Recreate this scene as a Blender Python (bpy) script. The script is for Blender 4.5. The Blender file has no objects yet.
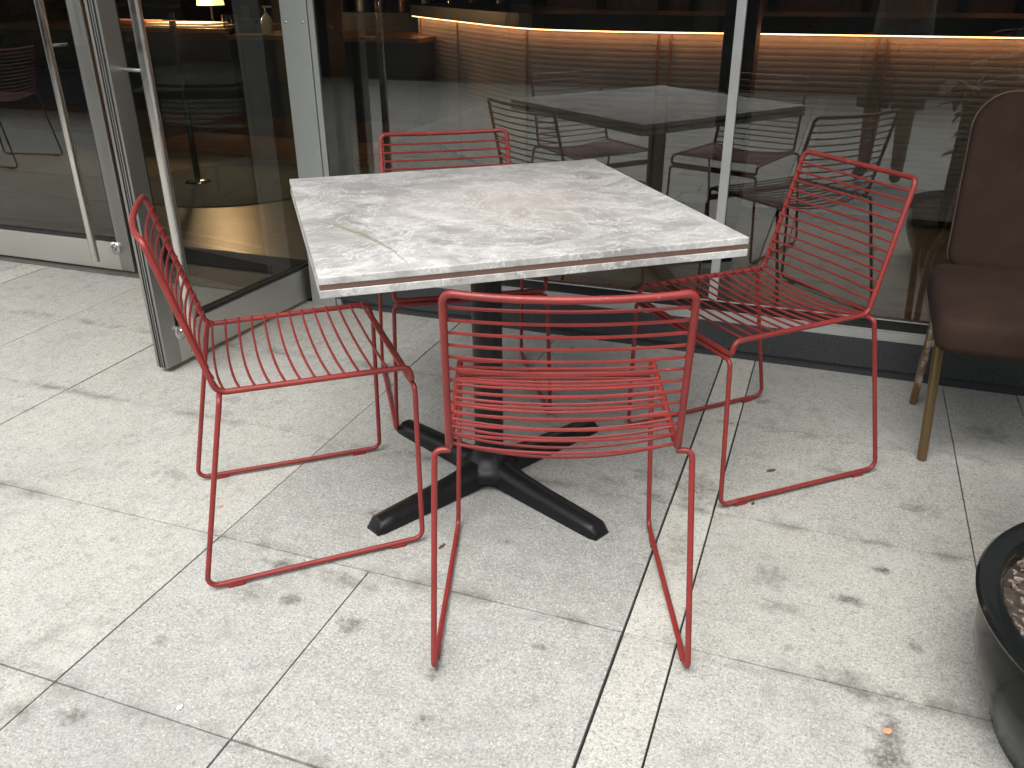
import bpy, bmesh, math, random
from mathutils import Vector, Matrix, noise
random.seed(7)
R = math.radians
PI = math.pi
sc = bpy.context.scene
COL = sc.collection

# ------------------------------------------------------------------ camera
cam_d = bpy.data.cameras.new('camera')
cam = bpy.data.objects.new('camera', cam_d)
COL.objects.link(cam)
pitch, roll = R(25.51), R(-0.38)
fw = Vector((0, math.cos(pitch), -math.sin(pitch)))
up0 = Vector((0, math.sin(pitch), math.cos(pitch)))
r0 = Vector((1, 0, 0))
rt = math.cos(roll) * r0 + math.sin(roll) * up0
up = -math.sin(roll) * r0 + math.cos(roll) * up0
M3 = Matrix((rt, up, -fw)).transposed().to_4x4()
M3.translation = Vector((0, 0, 1.257))
cam.matrix_world = M3
cam_d.sensor_width = 36
cam_d.lens = 36 * 860.4 / 1024
cam_d.clip_start = 0.02
cam_d.clip_end = 500
sc.camera = cam

# ------------------------------------------------------------------ world, sun, exposure
w = bpy.data.worlds.new('World')
sc.world = w
w.use_nodes = True
nt = w.node_tree
bg = nt.nodes['Background']
sky = nt.nodes.new('ShaderNodeTexSky')
sky.sky_type = 'NISHITA'
sky.sun_disc = False
SUN_EL, SUN_AZ = R(62), R(205)
sky.sun_elevation = SUN_EL
sky.sun_rotation = SUN_AZ
sky.air_density = 1.5
sky.dust_density = 4.0
hs = nt.nodes.new('ShaderNodeHueSaturation')
hs.inputs['Saturation'].default_value = 0.22
nt.links.new(sky.outputs[0], hs.inputs['Color'])
nt.links.new(hs.outputs[0], bg.inputs[0])
bg.inputs[1].default_value = 0.15
sd = bpy.data.lights.new('sun', 'SUN')
sd.energy = 1.1
sd.angle = R(50)
sd.color = (1.0, 0.975, 0.92)
so = bpy.data.objects.new('sun', sd)
COL.objects.link(so)
sdir = Vector((math.sin(SUN_AZ) * math.cos(SUN_EL), math.cos(SUN_AZ) * math.cos(SUN_EL), math.sin(SUN_EL)))
so.rotation_euler = sdir.to_track_quat('Z', 'Y').to_euler()
sc.view_settings.view_transform = 'Standard'
sc.view_settings.look = 'None'
sc.view_settings.gamma = 1
sc.view_settings.use_curve_mapping = False
sc.view_settings.exposure = 1.12
sc.cycles.max_bounces = 8
sc.cycles.transparent_max_bounces = 16
sc.cycles.caustics_reflective = False
sc.cycles.caustics_refractive = False
sc.cycles.sample_clamp_indirect = 4

# ------------------------------------------------------------------ frame of the facade
TH = R(-20.4)
dU = Vector((math.cos(TH), math.sin(TH), 0))
dV = Vector((-math.sin(TH), math.cos(TH), 0))
def UV(u, v, z=0.0):
    return dU * u + dV * v + Vector((0, 0, z))

# ------------------------------------------------------------------ object helpers
def link(o, parent=None):
    COL.objects.link(o)
    if parent is not None:
        o.parent = parent
    return o
def obj(name, bm, mat, parent=None, smooth=False, label=None):
    me = bpy.data.meshes.new(name)
    bmesh.ops.recalc_face_normals(bm, faces=bm.faces[:])
    if smooth:
        for f in bm.faces: f.smooth = True
    bm.to_mesh(me); bm.free()
    for m in (mat if isinstance(mat, (list, tuple)) else [mat]):
        me.materials.append(m)
    o = bpy.data.objects.new(name, me)
    link(o, parent)
    if smooth:
        try: me.set_sharp_from_angle(angle=R(42))
        except Exception: pass
    if label: o['label'] = label
    return o
def thing(name, label, cat, loc=(0, 0, 0), rz=0.0, group=None):
    o = bpy.data.objects.new(name, None)
    o.empty_display_size = 0.1
    link(o)
    o.location = loc; o.rotation_euler = (0, 0, rz)
    o['label'] = label; o['category'] = cat
    if group: o['group'] = group
    return o
def tag(o, label, cat, group=None, kind=None):
    o['label'] = label; o['category'] = cat
    if group: o['group'] = group
    if kind: o['kind'] = kind
    return o
def struct(name, bm, mat, rz=0.0, smooth=False):
    o = obj(name, bm, mat, None, smooth)
    o.rotation_euler = (0, 0, rz)
    o['kind'] = 'structure'
    return o
def box(bm, x0, x1, y0, y1, z0, z1, bev=0.0, seg=2):
    b = bmesh.new()
    bmesh.ops.create_cube(b, size=1)
    for v in b.verts:
        v.co = Vector(((x0 + x1) / 2 + v.co.x * (x1 - x0), (y0 + y1) / 2 + v.co.y * (y1 - y0), (z0 + z1) / 2 + v.co.z * (z1 - z0)))
    if bev > 0:
        bmesh.ops.bevel(b, geom=b.edges[:], offset=bev, segments=seg, profile=0.6, affect='EDGES')
    me = bpy.data.meshes.new('t'); b.to_mesh(me); b.free()
    bm.from_mesh(me); bpy.data.meshes.remove(me)
def frames(pts, closed=False):
    n = len(pts); T = []
    for i in range(n):
        if closed: t = pts[(i + 1) % n] - pts[i - 1]
        else: t = pts[min(i + 1, n - 1)] - pts[max(i - 1, 0)]
        T.append(t.normalized())
    a = Vector((0, 0, 1)) if abs(T[0].z) < .9 else Vector((1, 0, 0))
    N = [(a - T[0] * a.dot(T[0])).normalized()]
    for i in range(1, n):
        q = N[-1] - T[i] * N[-1].dot(T[i])
        N.append(q.normalized())
    return T, N
def tube(bm, pts, r, seg=8, closed=False, flat=None):
    """swept tube; r number or list; flat=(a,b) sweeps an ellipse-like section"""
    pts = [Vector(p) for p in pts]
    T, N = frames(pts, closed)
    n = len(pts); tw = 0.0
    if closed:
        B = T[0].cross(N[0])
        q = N[-1] - T[0] * N[-1].dot(T[0])
        tw = math.atan2(q.dot(B), q.dot(N[0]))
    rings = []
    for i, p in enumerate(pts):
        rr = r[i] if isinstance(r, (list, tuple)) else r
        B = T[i].cross(N[i]); ring = []
        for k in range(seg):
            a = 2 * PI * k / seg - (tw * i / n if closed else 0)
            ring.append(bm.verts.new(p + N[i] * math.cos(a) * rr + B * math.sin(a) * rr))
        rings.append(ring)
    m = n if closed else n - 1
    for i in range(m):
        A, Bq = rings[i], rings[(i + 1) % n]
        for k in range(seg):
            bm.faces.new((A[k], A[(k + 1) % seg], Bq[(k + 1) % seg], Bq[k]))
    if not closed:
        bm.faces.new(rings[0][::-1]); bm.faces.new(rings[-1])
def fillet(pts, rad, n=5, closed=False):
    pts = [Vector(p) for p in pts]; out = []; m = len(pts)
    for i, p in enumerate(pts):
        rr = rad[i] if isinstance(rad, (list, tuple)) else rad
        if (not closed and i in (0, m - 1)) or rr <= 0:
            out.append(p); continue
        a, b = pts[i - 1], pts[(i + 1) % m]
        u, v = (a - p).normalized(), (b - p).normalized()
        ang = u.angle(v)
        L = min(rr / math.tan(ang / 2), (a - p).length * .45, (b - p).length * .45)
        P0, P1 = p + u * L, p + v * L
        # circular-ish arc through a rational quadratic
        wgt = math.sin(ang / 2)
        for k in range(n + 1):
            t = k / n
            w0, w1, w2 = (1 - t) ** 2, 2 * t * (1 - t) * wgt, t * t
            out.append((P0 * w0 + p * w1 + P1 * w2) / (w0 + w1 + w2))
    return out
def lathe(bm, prof, seg=32, c=(0, 0, 0)):
    rings = []
    for r, z in prof:
        if r < 1e-5:
            rings.append([bm.verts.new((c[0], c[1], c[2] + z))])
        else:
            rings.append([bm.verts.new((c[0] + r * math.cos(2 * PI * k / seg), c[1] + r * math.sin(2 * PI * k / seg), c[2] + z)) for k in range(seg)])
    for A, B in zip(rings, rings[1:]):
        if len(A) == 1 and len(B) == 1: continue
        for k in range(seg):
            k2 = (k + 1) % seg
            if len(A) == 1: bm.faces.new((A[0], B[k], B[k2]))
            elif len(B) == 1: bm.faces.new((A[k], A[k2], B[0]))
            else: bm.faces.new((A[k], A[k2], B[k2], B[k]))
def cyl(bm, p0, p1, r, seg=16):
    tube(bm, [p0, p1], r, seg)

# ------------------------------------------------------------------ material helpers
class Mat:
    def __init__(s, name, base=(.5, .5, .5), rough=.5, metal=0.0, spec=.5):
        s.m = bpy.data.materials.new(name); s.m.use_nodes = True
        s.nt = s.m.node_tree; s.b = s.nt.nodes['Principled BSDF']
        s.b.inputs['Base Color'].default_value = (*base, 1)
        s.b.inputs['Roughness'].default_value = rough
        s.b.inputs['Metallic'].default_value = metal
        s.b.inputs['Specular IOR Level'].default_value = spec
        s.tc = None
    def n(s, t, **kw):
        x = s.nt.nodes.new(t)
        for k, v in kw.items():
            if k in x.inputs.keys() if hasattr(x.inputs, 'keys') else False:
                pass
            setattr(x, k, v)
        return x
    def L(s, a, b): s.nt.links.new(a, b)
    def co(s, kind='Object', scale=None, rot=None):
        if s.tc is None: s.tc = s.n('ShaderNodeTexCoord')
        o = s.tc.outputs[kind]
        if scale or rot:
            mp = s.n('ShaderNodeMapping')
            if scale: mp.inputs['Scale'].default_value = scale
            if rot: mp.inputs['Rotation'].default_value = rot
            s.L(o, mp.inputs[0]); o = mp.outputs[0]
        return o
    def noise(s, scale, detail=4, rough=.55, co=None, dist=0.0):
        x = s.n('ShaderNodeTexNoise')
        x.inputs['Scale'].default_value = scale; x.inputs['Detail'].default_value = detail
        x.inputs['Roughness'].default_value = rough; x.inputs['Distortion'].default_value = dist
        s.L(co or s.co(), x.inputs['Vector']); return x.outputs['Fac']
    def ramp(s, fac, stops):
        x = s.n('ShaderNodeValToRGB'); e = x.color_ramp.elements
        while len(e) < len(stops): e.new(.5)
        for i, (p, c) in enumerate(stops):
            e[i].position = p; e[i].color = (*c, 1) if len(c) == 3 else c
        s.L(fac, x.inputs[0]); return x.outputs[0]
    def mix(s, a, b, fac, mode='MIX'):
        x = s.n('ShaderNodeMix'); x.data_type = 'RGBA'; x.blend_type = mode
        for sock, val in ((x.inputs[0], fac), (x.inputs[6], a), (x.inputs[7], b)):
            if isinstance(val, (int, float)): sock.default_value = val
            elif isinstance(val, tuple): sock.default_value = (*val, 1)
            else: s.L(val, sock)
        return x.outputs[2]
    def math(s, op, a, b=None, c=None):
        x = s.n('ShaderNodeMath'); x.operation = op
        for i, val in enumerate((a, b, c)):
            if val is None: continue
            if isinstance(val, (int, float)): x.inputs[i].default_value = val
            else: s.L(val, x.inputs[i])
        return x.outputs[0]
    def mr(s, v, a, b, c=0.0, d=1.0):
        x = s.n('ShaderNodeMapRange')
        s.L(v, x.inputs[0])
        for i, q in enumerate((a, b, c, d)): x.inputs[i + 1].default_value = q
        return x.outputs[0]
    def color(s, sock): s.L(sock, s.b.inputs['Base Color'])
    def rough(s, sock): s.L(sock, s.b.inputs['Roughness'])
    def bump(s, h, strength=.3, dist=.002):
        x = s.n('ShaderNodeBump'); x.inputs['Strength'].default_value = strength; x.inputs['Distance'].default_value = dist
        s.L(h, x.inputs['Height']); s.L(x.outputs[0], s.b.inputs['Normal'])

def simple(name, base, rough=.5, metal=0.0, var=.12, scale=18, bump=0.0, spec=.5, stretch=None):
    m = Mat(name, base, rough, metal, spec)
    co = m.co(scale=stretch) if stretch else m.co()
    f = m.noise(scale, 5, .6, co)
    lo = tuple(c * (1 - var) for c in base); hi = tuple(min(1, c * (1 + var)) for c in base)
    m.color(m.ramp(f, [(.3, lo), (.7, hi)]))
    m.rough(m.mr(m.noise(scale * 2.3, 4, .6, co), .3, .7, max(.02, rough - .08), min(1, rough + .08)))
    if bump: m.bump(f, bump)
    return m.m

# red powder coat
def red_mat():
    m = Mat('red_powder_coat', (.40, .045, .040), .42)
    f = m.noise(14, 4, .6); g = m.noise(160, 3, .6)
    c = m.ramp(f, [(.3, (.18, .018, .016)), (.7, (.245, .025, .022))])
    dust = m.mr(m.noise(9, 6, .7), .62, .74, 0, .22)
    c = m.mix(c, (.42, .22, .19), dust)
    c = m.mix(c, (.30, .20, .18), m.mr(m.noise(70, 4, .7), .70, .73, 0, .8))
    m.color(c); m.rough(m.mr(g, .3, .7, .36, .52)); m.bump(g, .12, .0006)
    return m.m
RED = red_mat()
CHIP = simple('chipped_primer', (.50, .38, .34), .6)
# marble
def marble_mat():
    m = Mat('grey_marble', (.6, .6, .6), .34)
    co = m.co()
    sx = m.n('ShaderNodeSeparateXYZ'); m.L(co, sx.inputs[0])
    warp = m.n('ShaderNodeTexNoise'); warp.inputs['Scale'].default_value = 3.2; warp.inputs['Detail'].default_value = 5
    m.L(co, warp.inputs['Vector'])
    vm = m.n('ShaderNodeVectorMath'); vm.operation = 'SCALE'; m.L(warp.outputs['Color'], vm.inputs[0]); vm.inputs[3].default_value = .35
    va = m.n('ShaderNodeVectorMath'); va.operation = 'ADD'; m.L(co, va.inputs[0]); m.L(vm.outputs[0], va.inputs[1])
    wc = va.outputs[0]
    mp = m.n('ShaderNodeMapping'); mp.inputs['Scale'].default_value = (1.0, 1.1, 1); mp.inputs['Rotation'].default_value = (0, 0, R(18)); m.L(wc, mp.inputs[0])
    wc = mp.outputs[0]
    f1 = m.noise(4.2, 9, .66, wc); f2 = m.noise(16, 9, .74, wc); f3 = m.noise(60, 5, .6)
    c = m.ramp(f1, [(.30, (.27, .265, .26)), (.42, (.41, .405, .395)), (.50, (.57, .56, .545)), (.64, (.74, .73, .71))])
    c2 = m.ramp(f2, [(.38, (.27, .265, .26)), (.47, (.52, .51, .50)), (.54, (.72, .71, .70)), (.64, (.92, .91, .89))])
    c = m.mix(c, c2, .45)
    blot = m.mr(m.noise(2.4, 8, .68, wc), .49, .60, 0, .6)
    c = m.mix(c, (.31, .30, .29), blot)
    gx = m.math('SUBTRACT', sx.outputs[0], .06); gy = m.math('SUBTRACT', sx.outputs[1], .02)
    gd = m.math('ADD', m.math('SQRT', m.math('ADD', m.math('MULTIPLY', gx, gx), m.math('MULTIPLY', gy, gy))), m.math('MULTIPLY', m.math('SUBTRACT', m.noise(5, 6, .65), .5), .5))
    c = m.mix(c, (.74, .63, .58), m.mr(gd, .10, .36, .42, 0))
    hx_ = m.math('ADD', sx.outputs[1], m.math('MULTIPLY', m.math('SUBTRACT', m.noise(3, 6, .7), .5), .6))
    c = m.mix(c, (.38, .37, .365), m.mr(hx_, .12, .42, 0, .38))
    cr = m.math('ABSOLUTE', m.math('SUBTRACT', m.noise(7, 8, .7, wc), .5))
    c = m.mix(c, (.88, .87, .85), m.mr(cr, .0, .016, .8, 0))
    cr2 = m.math('ABSOLUTE', m.math('SUBTRACT', m.noise(4.2, 9, .75, wc), .47))
    c = m.mix(c, (.30, .285, .27), m.mr(cr2, .0, .006, .6, 0))
    c = m.mix(c, (.36, .36, .36), m.mr(f3, .60, .72, 0, .3))
    # one olive vein near the left front corner: an arc of a circle
    def dist2(cx, cy):
        a = m.math('SUBTRACT', sx.outputs[0], cx); b = m.math('SUBTRACT', sx.outputs[1], cy)
        return m.math('SQRT', m.math('ADD', m.math('MULTIPLY', a, a), m.math('MULTIPLY', b, b)))
    wob = m.math('MULTIPLY', m.math('SUBTRACT', m.noise(22, 4, .6), .5), .012)
    rr = m.math('ADD', dist2(-1.062, -.481), wob)
    ring = m.math('ABSOLUTE', m.math('SUBTRACT', rr, VEIN_R))
    inside = m.mr(dist2(-.345, -.22), .14, .25, 1, 0)
    width = m.mr(dist2(-.345, -.16), .0, .20, .0085, .002)
    k = m.math('MULTIPLY', m.math('MULTIPLY', m.math('LESS_THAN', ring, width), inside), m.mr(m.noise(45, 4, .6), .35, .6, .35, .9))
    c = m.mix(c, (.78, .785, .78), 1.0, 'MULTIPLY')
    c = m.mix(c, (.24, .235, .14), k)
    m.color(c)
    m.rough(m.mr(f2, .3, .7, .28, .42))
    m.bump(f3, .05, .0005)
    return m.m
VEIN_R = .787
MARBLE = marble_mat()
GROOVE = simple('brown_groove_filler', (.13, .072, .055), .6, scale=40)
IRON = Mat('black_cast_iron', (.008, .008, .009), .36, 0, .3)
IRON.bump(IRON.noise(260, 3, .6), .25, .0008)
IRON.color(IRON.mix((.007, .007, .008), (.09, .08, .07), IRON.mr(IRON.noise(12, 6, .7), .62, .78, 0, .3)))
IRON = IRON.m

def steel(name, base, rough, aniso_scale, var=.1):
    m = Mat(name, base, rough, 1.0)
    co = m.co(scale=aniso_scale)
    f = m.noise(9, 6, .7, co)
    lo = tuple(c * (1 - var) for c in base); hi = tuple(c * (1 + var) for c in base)
    c = m.ramp(f, [(.3, lo), (.7, hi)])
    sm = m.mr(m.noise(5, 6, .65), .55, .9, 0, .12)
    c = m.mix(c, (.22, .21, .19), sm)
    m.color(c)
    m.rough(m.mr(m.noise(4, 5, .6, co), .3, .7, rough - .07, rough + .1))
    m.bump(f, .06, .0005)
    return m.m
STEEL_V = steel('brushed_steel_vertical', (.36, .36, .34), .38, (60, 60, 1), .05)
STEEL_H = steel('brushed_steel_horizontal', (.62, .615, .575), .42, (1, 60, 60), .05)
STEEL_BAR = simple('polished_steel_bar', (.60, .58, .55), .2, 1.0, .04, 3)
STEEL_DK = steel('dark_steel_rail', (.16, .165, .17), .22, (1, 40, 40))
ALU = simple('grey_anodised_frame', (.36, .375, .355), .45, .25, .05, 6, spec=.5)
ALU_L = simple('light_sill_metal', (.42, .43, .42), .4, .4, .08, 8)
BLACKF = simple('black_frame_metal', (.012, .013, .014), .35, 0, .2)
RUBBER = simple('black_rubber_gasket', (.015, .015, .015), .7)
CHROME = steel('lock_chrome', (.62, .61, .59), .2, (5, 5, 5))

def glass_mat(name, GL_MUL):
    m = bpy.data.materials.new(name); m.use_nodes = True
    t = m.node_tree; t.nodes.clear()
    out = t.nodes.new('ShaderNodeOutputMaterial'); mix = t.nodes.new('ShaderNodeMixShader')
    tr = t.nodes.new('ShaderNodeBsdfTransparent'); tr.inputs[0].default_value = (.60, .615, .60, 1)
    gl = t.nodes.new('ShaderNodeBsdfGlossy'); gl.inputs['Roughness'].default_value = 0.0; gl.inputs[0].default_value = (.93, .96, .95, 1)
    lw = t.nodes.new('ShaderNodeFresnel'); lw.inputs['IOR'].default_value = 1.55
    mu = t.nodes.new('ShaderNodeMath'); mu.operation = 'MULTIPLY_ADD'; mu.use_clamp = True
    mu.inputs[1].default_value = GL_MUL; mu.inputs[2].default_value = 0.0
    geo = t.nodes.new('ShaderNodeNewGeometry'); ff = t.nodes.new('ShaderNodeMath'); ff.operation = 'SUBTRACT'; ff.inputs[0].default_value = 1.0
    t.links.new(geo.outputs['Backfacing'], ff.inputs[1]); f2 = t.nodes.new('ShaderNodeMath'); f2.operation = 'MULTIPLY'
    t.links.new(lw.outputs[0], mu.inputs[0]); t.links.new(mu.outputs[0], f2.inputs[0]); t.links.new(ff.outputs[0], f2.inputs[1]); t.links.new(f2.outputs[0], mix.inputs[0])
    t.links.new(tr.outputs[0], mix.inputs[1]); t.links.new(gl.outputs[0], mix.inputs[2])
    # slight float-glass waviness
    tc = t.nodes.new('ShaderNodeTexCoord'); no = t.nodes.new('ShaderNodeTexNoise'); no.inputs['Scale'].default_value = 1.1; no.inputs['Detail'].default_value = 1
    bp = t.nodes.new('ShaderNodeBump'); bp.inputs['Strength'].default_value = .012; bp.inputs['Distance'].default_value = .02
    t.links.new(tc.outputs['Object'], no.inputs['Vector']); t.links.new(no.outputs[0], bp.inputs['Height']); t.links.new(bp.outputs[0], gl.inputs['Normal'])
    df = t.nodes.new('ShaderNodeBsdfDiffuse'); df.inputs[0].default_value = (.6, .6, .58, 1)
    n2 = t.nodes.new('ShaderNodeTexNoise'); n2.inputs['Scale'].default_value = 3.5; n2.inputs['Detail'].default_value = 8; n2.inputs['Roughness'].default_value = .7
    t.links.new(tc.outputs['Object'], n2.inputs['Vector'])
    r2 = t.nodes.new('ShaderNodeMapRange'); t.links.new(n2.outputs[0], r2.inputs[0])
    for i, q in enumerate((.45, .80, .0005, .008)): r2.inputs[i + 1].default_value = q
    m2 = t.nodes.new('ShaderNodeMixShader'); t.links.new(r2.outputs[0], m2.inputs[0]); t.links.new(mix.outputs[0], m2.inputs[1]); t.links.new(df.outputs[0], m2.inputs[2])
    t.links.new(m2.outputs[0], out.inputs[0])
    return m
GLASS = glass_mat('window_glass', 2.8)
DOORGLASS = glass_mat('door_glass', 1.5)
def emit(name, col, s):
    m = bpy.data.materials.new(name); m.use_nodes = True
    b = m.node_tree.nodes['Principled BSDF']
    b.inputs['Base Color'].default_value = (*col, 1)
    b.inputs['Emission Color'].default_value = (*col, 1); b.inputs['Emission Strength'].default_value = s
    return m

# ------------------------------------------------------------------ pavement
def stone_mat(name, kind):
    m = Mat(name, (.4, .4, .39), .78)
    co = m.co()
    at = m.n('ShaderNodeAttribute'); at.attribute_name = 'tile'; at.attribute_type = 'GEOMETRY'
    sp = m.n('ShaderNodeSeparateColor'); m.L(at.outputs['Color'], sp.inputs[0])
    rnd, streaky, warm = sp.outputs[0], sp.outputs[1], sp.outputs[2]
    fine = m.noise(430, 3, .75); med = m.noise(120, 4, .7); big = m.noise(2.2, 6, .62); mid = m.noise(11, 6, .65)
    c = m.mix((.250, .255, .238), (.355, .359, .338), rnd)
    c = m.mix(c, (.60, .58, .485), m.math('MULTIPLY', warm, .62))
    # speckle: salt and pepper grains
    g2 = m.noise(210, 3, .8); g3 = m.noise(170, 2, .8, m.co(scale=(1.1, .9, 1)))
    c = m.mix(c, (.075, .075, .075), m.mr(g2, .52, .64, 0, .66))
    c = m.mix(c, (.68, .67, .65), m.mr(g3, .53, .66, 0, .55))
    c = m.mix(c, (.16, .16, .155), m.mr(med, .53, .66, 0, .60))
    c = m.mix(c, (.56, .55, .53), m.mr(fine, .58, .72, 0, .4))
    # streaks on the sandstone-like slabs at the left
    st = m.noise(46, 6, .72, m.co(scale=(1.0, .34, 1), rot=(0, 0, R(-34))), dist=.4)
    c = m.mix(c, (.205, .20, .19), m.math('MULTIPLY', streaky, m.mr(st, .53, .68, 0, .42)))
    c = m.mix(c, (.50, .49, .45), m.math('MULTIPLY', streaky, m.mr(st, .34, .46, .30, 0)))
    g4 = m.noise(75, 5, .75); g5 = m.noise(28, 6, .7)
    c = m.mix(c, (.13, .13, .125), m.mr(g4, .54, .68, 0, .55))
    c = m.mix(c, (.19, .185, .175), m.mr(g5, .53, .72, 0, .50))
    c = m.mix(c, (.56, .55, .53), m.mr(g5, .44, .28, 0, .30))
    # dirt gathered along the row joints
    sj = m.n('ShaderNodeSeparateXYZ'); m.L(co, sj.inputs[0])
    dj = m.math('PINGPONG', m.math('SUBTRACT', sj.outputs[1], .887), .259)
    c = m.mix(c, (.12, .115, .10), m.math('MULTIPLY', m.mr(dj, .0, .035, .75, 0), m.mr(m.noise(9, 7, .7), .46, .62, 0, 1)))
    sm = m.noise(6, 9, .72, None, .6)
    c = m.mix(c, (.15, .147, .135), m.mr(sm, .55, .70, 0, .45))
    # traffic soiling
    c = m.mix(c, (.175, .17, .16), m.mr(big, .50, .72, 0, .30))
    c = m.mix(c, (.47, .465, .45), m.mr(mid, .50, .70, 0, .30))
    # scattered roundish spots
    for sc_, thr, sz in ((5.5, .55, .17), (12, .58, .14), (24, .70, .12)):
        vo = m.n('ShaderNodeTexVoronoi'); vo.inputs['Scale'].default_value = sc_; vo.inputs['Randomness'].default_value = 1
        nz = m.n('ShaderNodeTexNoise'); nz.inputs['Scale'].default_value = 26; nz.inputs['Detail'].default_value = 3; m.L(co, nz.inputs['Vector'])
        sv = m.n('ShaderNodeVectorMath'); sv.operation = 'SCALE'; sv.inputs[3].default_value = .045; m.L(nz.outputs['Color'], sv.inputs[0])
        ad = m.n('ShaderNodeVectorMath'); ad.operation = 'ADD'; m.L(co, ad.inputs[0]); m.L(sv.outputs[0], ad.inputs[1]); m.L(ad.outputs[0], vo.inputs['Vector'])
        s2 = m.n('ShaderNodeSeparateColor'); m.L(vo.outputs['Color'], s2.inputs[0])
        on = m.math('GREATER_THAN', s2.outputs[0], thr)
        lim = m.math('MULTIPLY', s2.outputs[1], sz)
        dd = m.math('SUBTRACT', lim, vo.outputs['Distance'])
        k = m.math('MULTIPLY', m.math('MULTIPLY', on, m.mr(dd, -.02, .05, 0, 1)), m.mr(s2.outputs[2], 0, 1, .15, .75))
        c = m.mix(c, (.115, .112, .10), k)
    # stains that sit where the photograph shows them (u, v, ru, rv, darkness)
    sx = m.n('ShaderNodeSeparateXYZ'); m.L(co, sx.inputs[0])
    nz = m.noise(30, 8, .78)
    acc = None
    for (u, v, ru, rv, k) in STAINS:
        a = m.math('MULTIPLY', m.math('SUBTRACT', sx.outputs[0], u), 1 / ru)
        b = m.math('MULTIPLY', m.math('SUBTRACT', sx.outputs[1], v), 1 / rv)
        d = m.math('SQRT', m.math('ADD', m.math('MULTIPLY', a, a), m.math('MULTIPLY', b, b)))
        d = m.math('ADD', d, m.math('MULTIPLY', m.math('SUBTRACT', nz, .5), 5.0))
        q = m.mr(d, .2, 1.1, k * 1.45, 0)
        acc = q if acc is None else m.math('MAXIMUM', acc, q)
    acc = m.math('MULTIPLY', acc, m.mr(m.noise(90, 5, .75), .38, .56, .35, 1.15))
    c = m.mix(c, (.095, .09, .08), acc)
    m.color(c)
    m.rough(m.mr(mid, .3, .7, .62, .86))
    h = m.math('ADD', m.math('MULTIPLY', fine, .6), m.math('MULTIPLY', med, .5))
    m.bump(h, .35, .0012)
    return m.m
STAINS = [
    (.245, 1.28, .035, .10, .55), (.20, 1.40, .10, .03, .45), (.235, 1.22, .03, .06, .6), (.16, 1.43, .05, .03, .4),
    (.236, 1.812, .022, .014, .6), (.172, 1.676, .05, .02, .55), (.13, 2.245, .05, .018, .45), (.03, 1.60, .06, .03, .3),
    (.0, 1.70, .05, .05, .3), (-.22, 2.02, .07, .10, .42), (-.36, 2.05, .05, .05, .4), (-.45, 1.98, .05, .03, .35),
    (-.98, 1.62, .035, .025, .5), (-1.09, 1.36, .05, .02, .55), (-1.0, 1.26, .03, .03, .5), (-.83, 1.23, .04, .03, .5),
    (-.93, 1.36, .09, .03, .4), (-1.10, 1.25, .05, .03, .4), (-.60, 1.16, .02, .02, .6), (-.57, 1.05, .02, .016, .6),
    (-1.20, .83, .03, .03, .5), (-1.30, .80, .04, .03, .4), (-1.0, .75, .03, .03, .3), (-1.18, 1.05, .02, .02, .45),
    (-.62, 1.62, .018, .012, .6), (-.43, 1.30, .02, .012, .5), (-.33, 1.95, .03, .02, .5), (-.10, 2.62, .03, .02, .5),
    (.33, 2.12, .05, .03, .4), (.52, 2.0, .02, .012, .6), (.55, 2.62, .07, .06, .35), (-.22, 1.75, .03, .10, .28),
    (-1.75, 2.05, .05, .03, .3), (-1.6, 1.6, .06, .03, .3), (-1.9, 1.4, .05, .03, .3), (.30, 1.56, .02, .02, .5)]
STONE = stone_mat('speckled_granite_paving', 0)
JOINT = simple('dark_joint_dirt', (.035, .033, .03), .95, 0, .3, 60)

ground = bmesh.new()
G = 60.0
for v in ((-G, -G), (G, -G), (G, G), (-G, G)):
    ground.verts.new((v[0], v[1], -.014))
ground.faces.new(ground.verts[:])
struct('ground', ground, JOINT, TH)

V_END, V_LOW = 2.955, -4.8
tiles = bmesh.new()
cl = tiles.loops.layers.float_color.new('tile')
rt_ = random.Random(3)
def tile(u0, u1, v0, v1, streaky=0.0, warm=0.0, shade=None, gu=0.0):
    g = rt_.uniform(.0012, .0024)
    dz = rt_.uniform(-.0008, .0008)
    col = (shade if shade is not None else rt_.uniform(.15, .9), streaky, warm, 1)
    a, b, c_, d_ = u0 + g + gu, u1 - g - gu * .4, v0 + g, v1 - g
    e = .0007
    top = [tiles.verts.new(p) for p in ((a + e, c_ + e, dz), (b - e, c_ + e, dz), (b - e, d_ - e, dz), (a + e, d_ - e, dz))]
    rim = [tiles.verts.new(p) for p in ((a, c_, dz - .0007), (b, c_, dz - .0007), (b, d_, dz - .0007), (a, d_, dz - .0007))]
    bot = [tiles.verts.new(p) for p in ((a, c_, -.013), (b, c_, -.013), (b, d_, -.013), (a, d_, -.013))]
    fs = [tiles.faces.new(top)]
    for k in range(4):
        k2 = (k + 1) % 4
        fs.append(tiles.faces.new((rim[k], rim[k2], top[k2], top[k])))
        fs.append(tiles.faces.new((bot[k], bot[k2], rim[k2], rim[k])))
    for f in fs:
        for lp in f.loops: lp[cl] = col
rows = [V_LOW]
v = .887
rr = [.887, 1.405, 1.925, 2.432, V_END]
vv = .887
low = []
while vv - .518 > V_LOW:
    vv -= .518; low.append(vv)
rows = [V_LOW] + low[::-1] + rr
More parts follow.
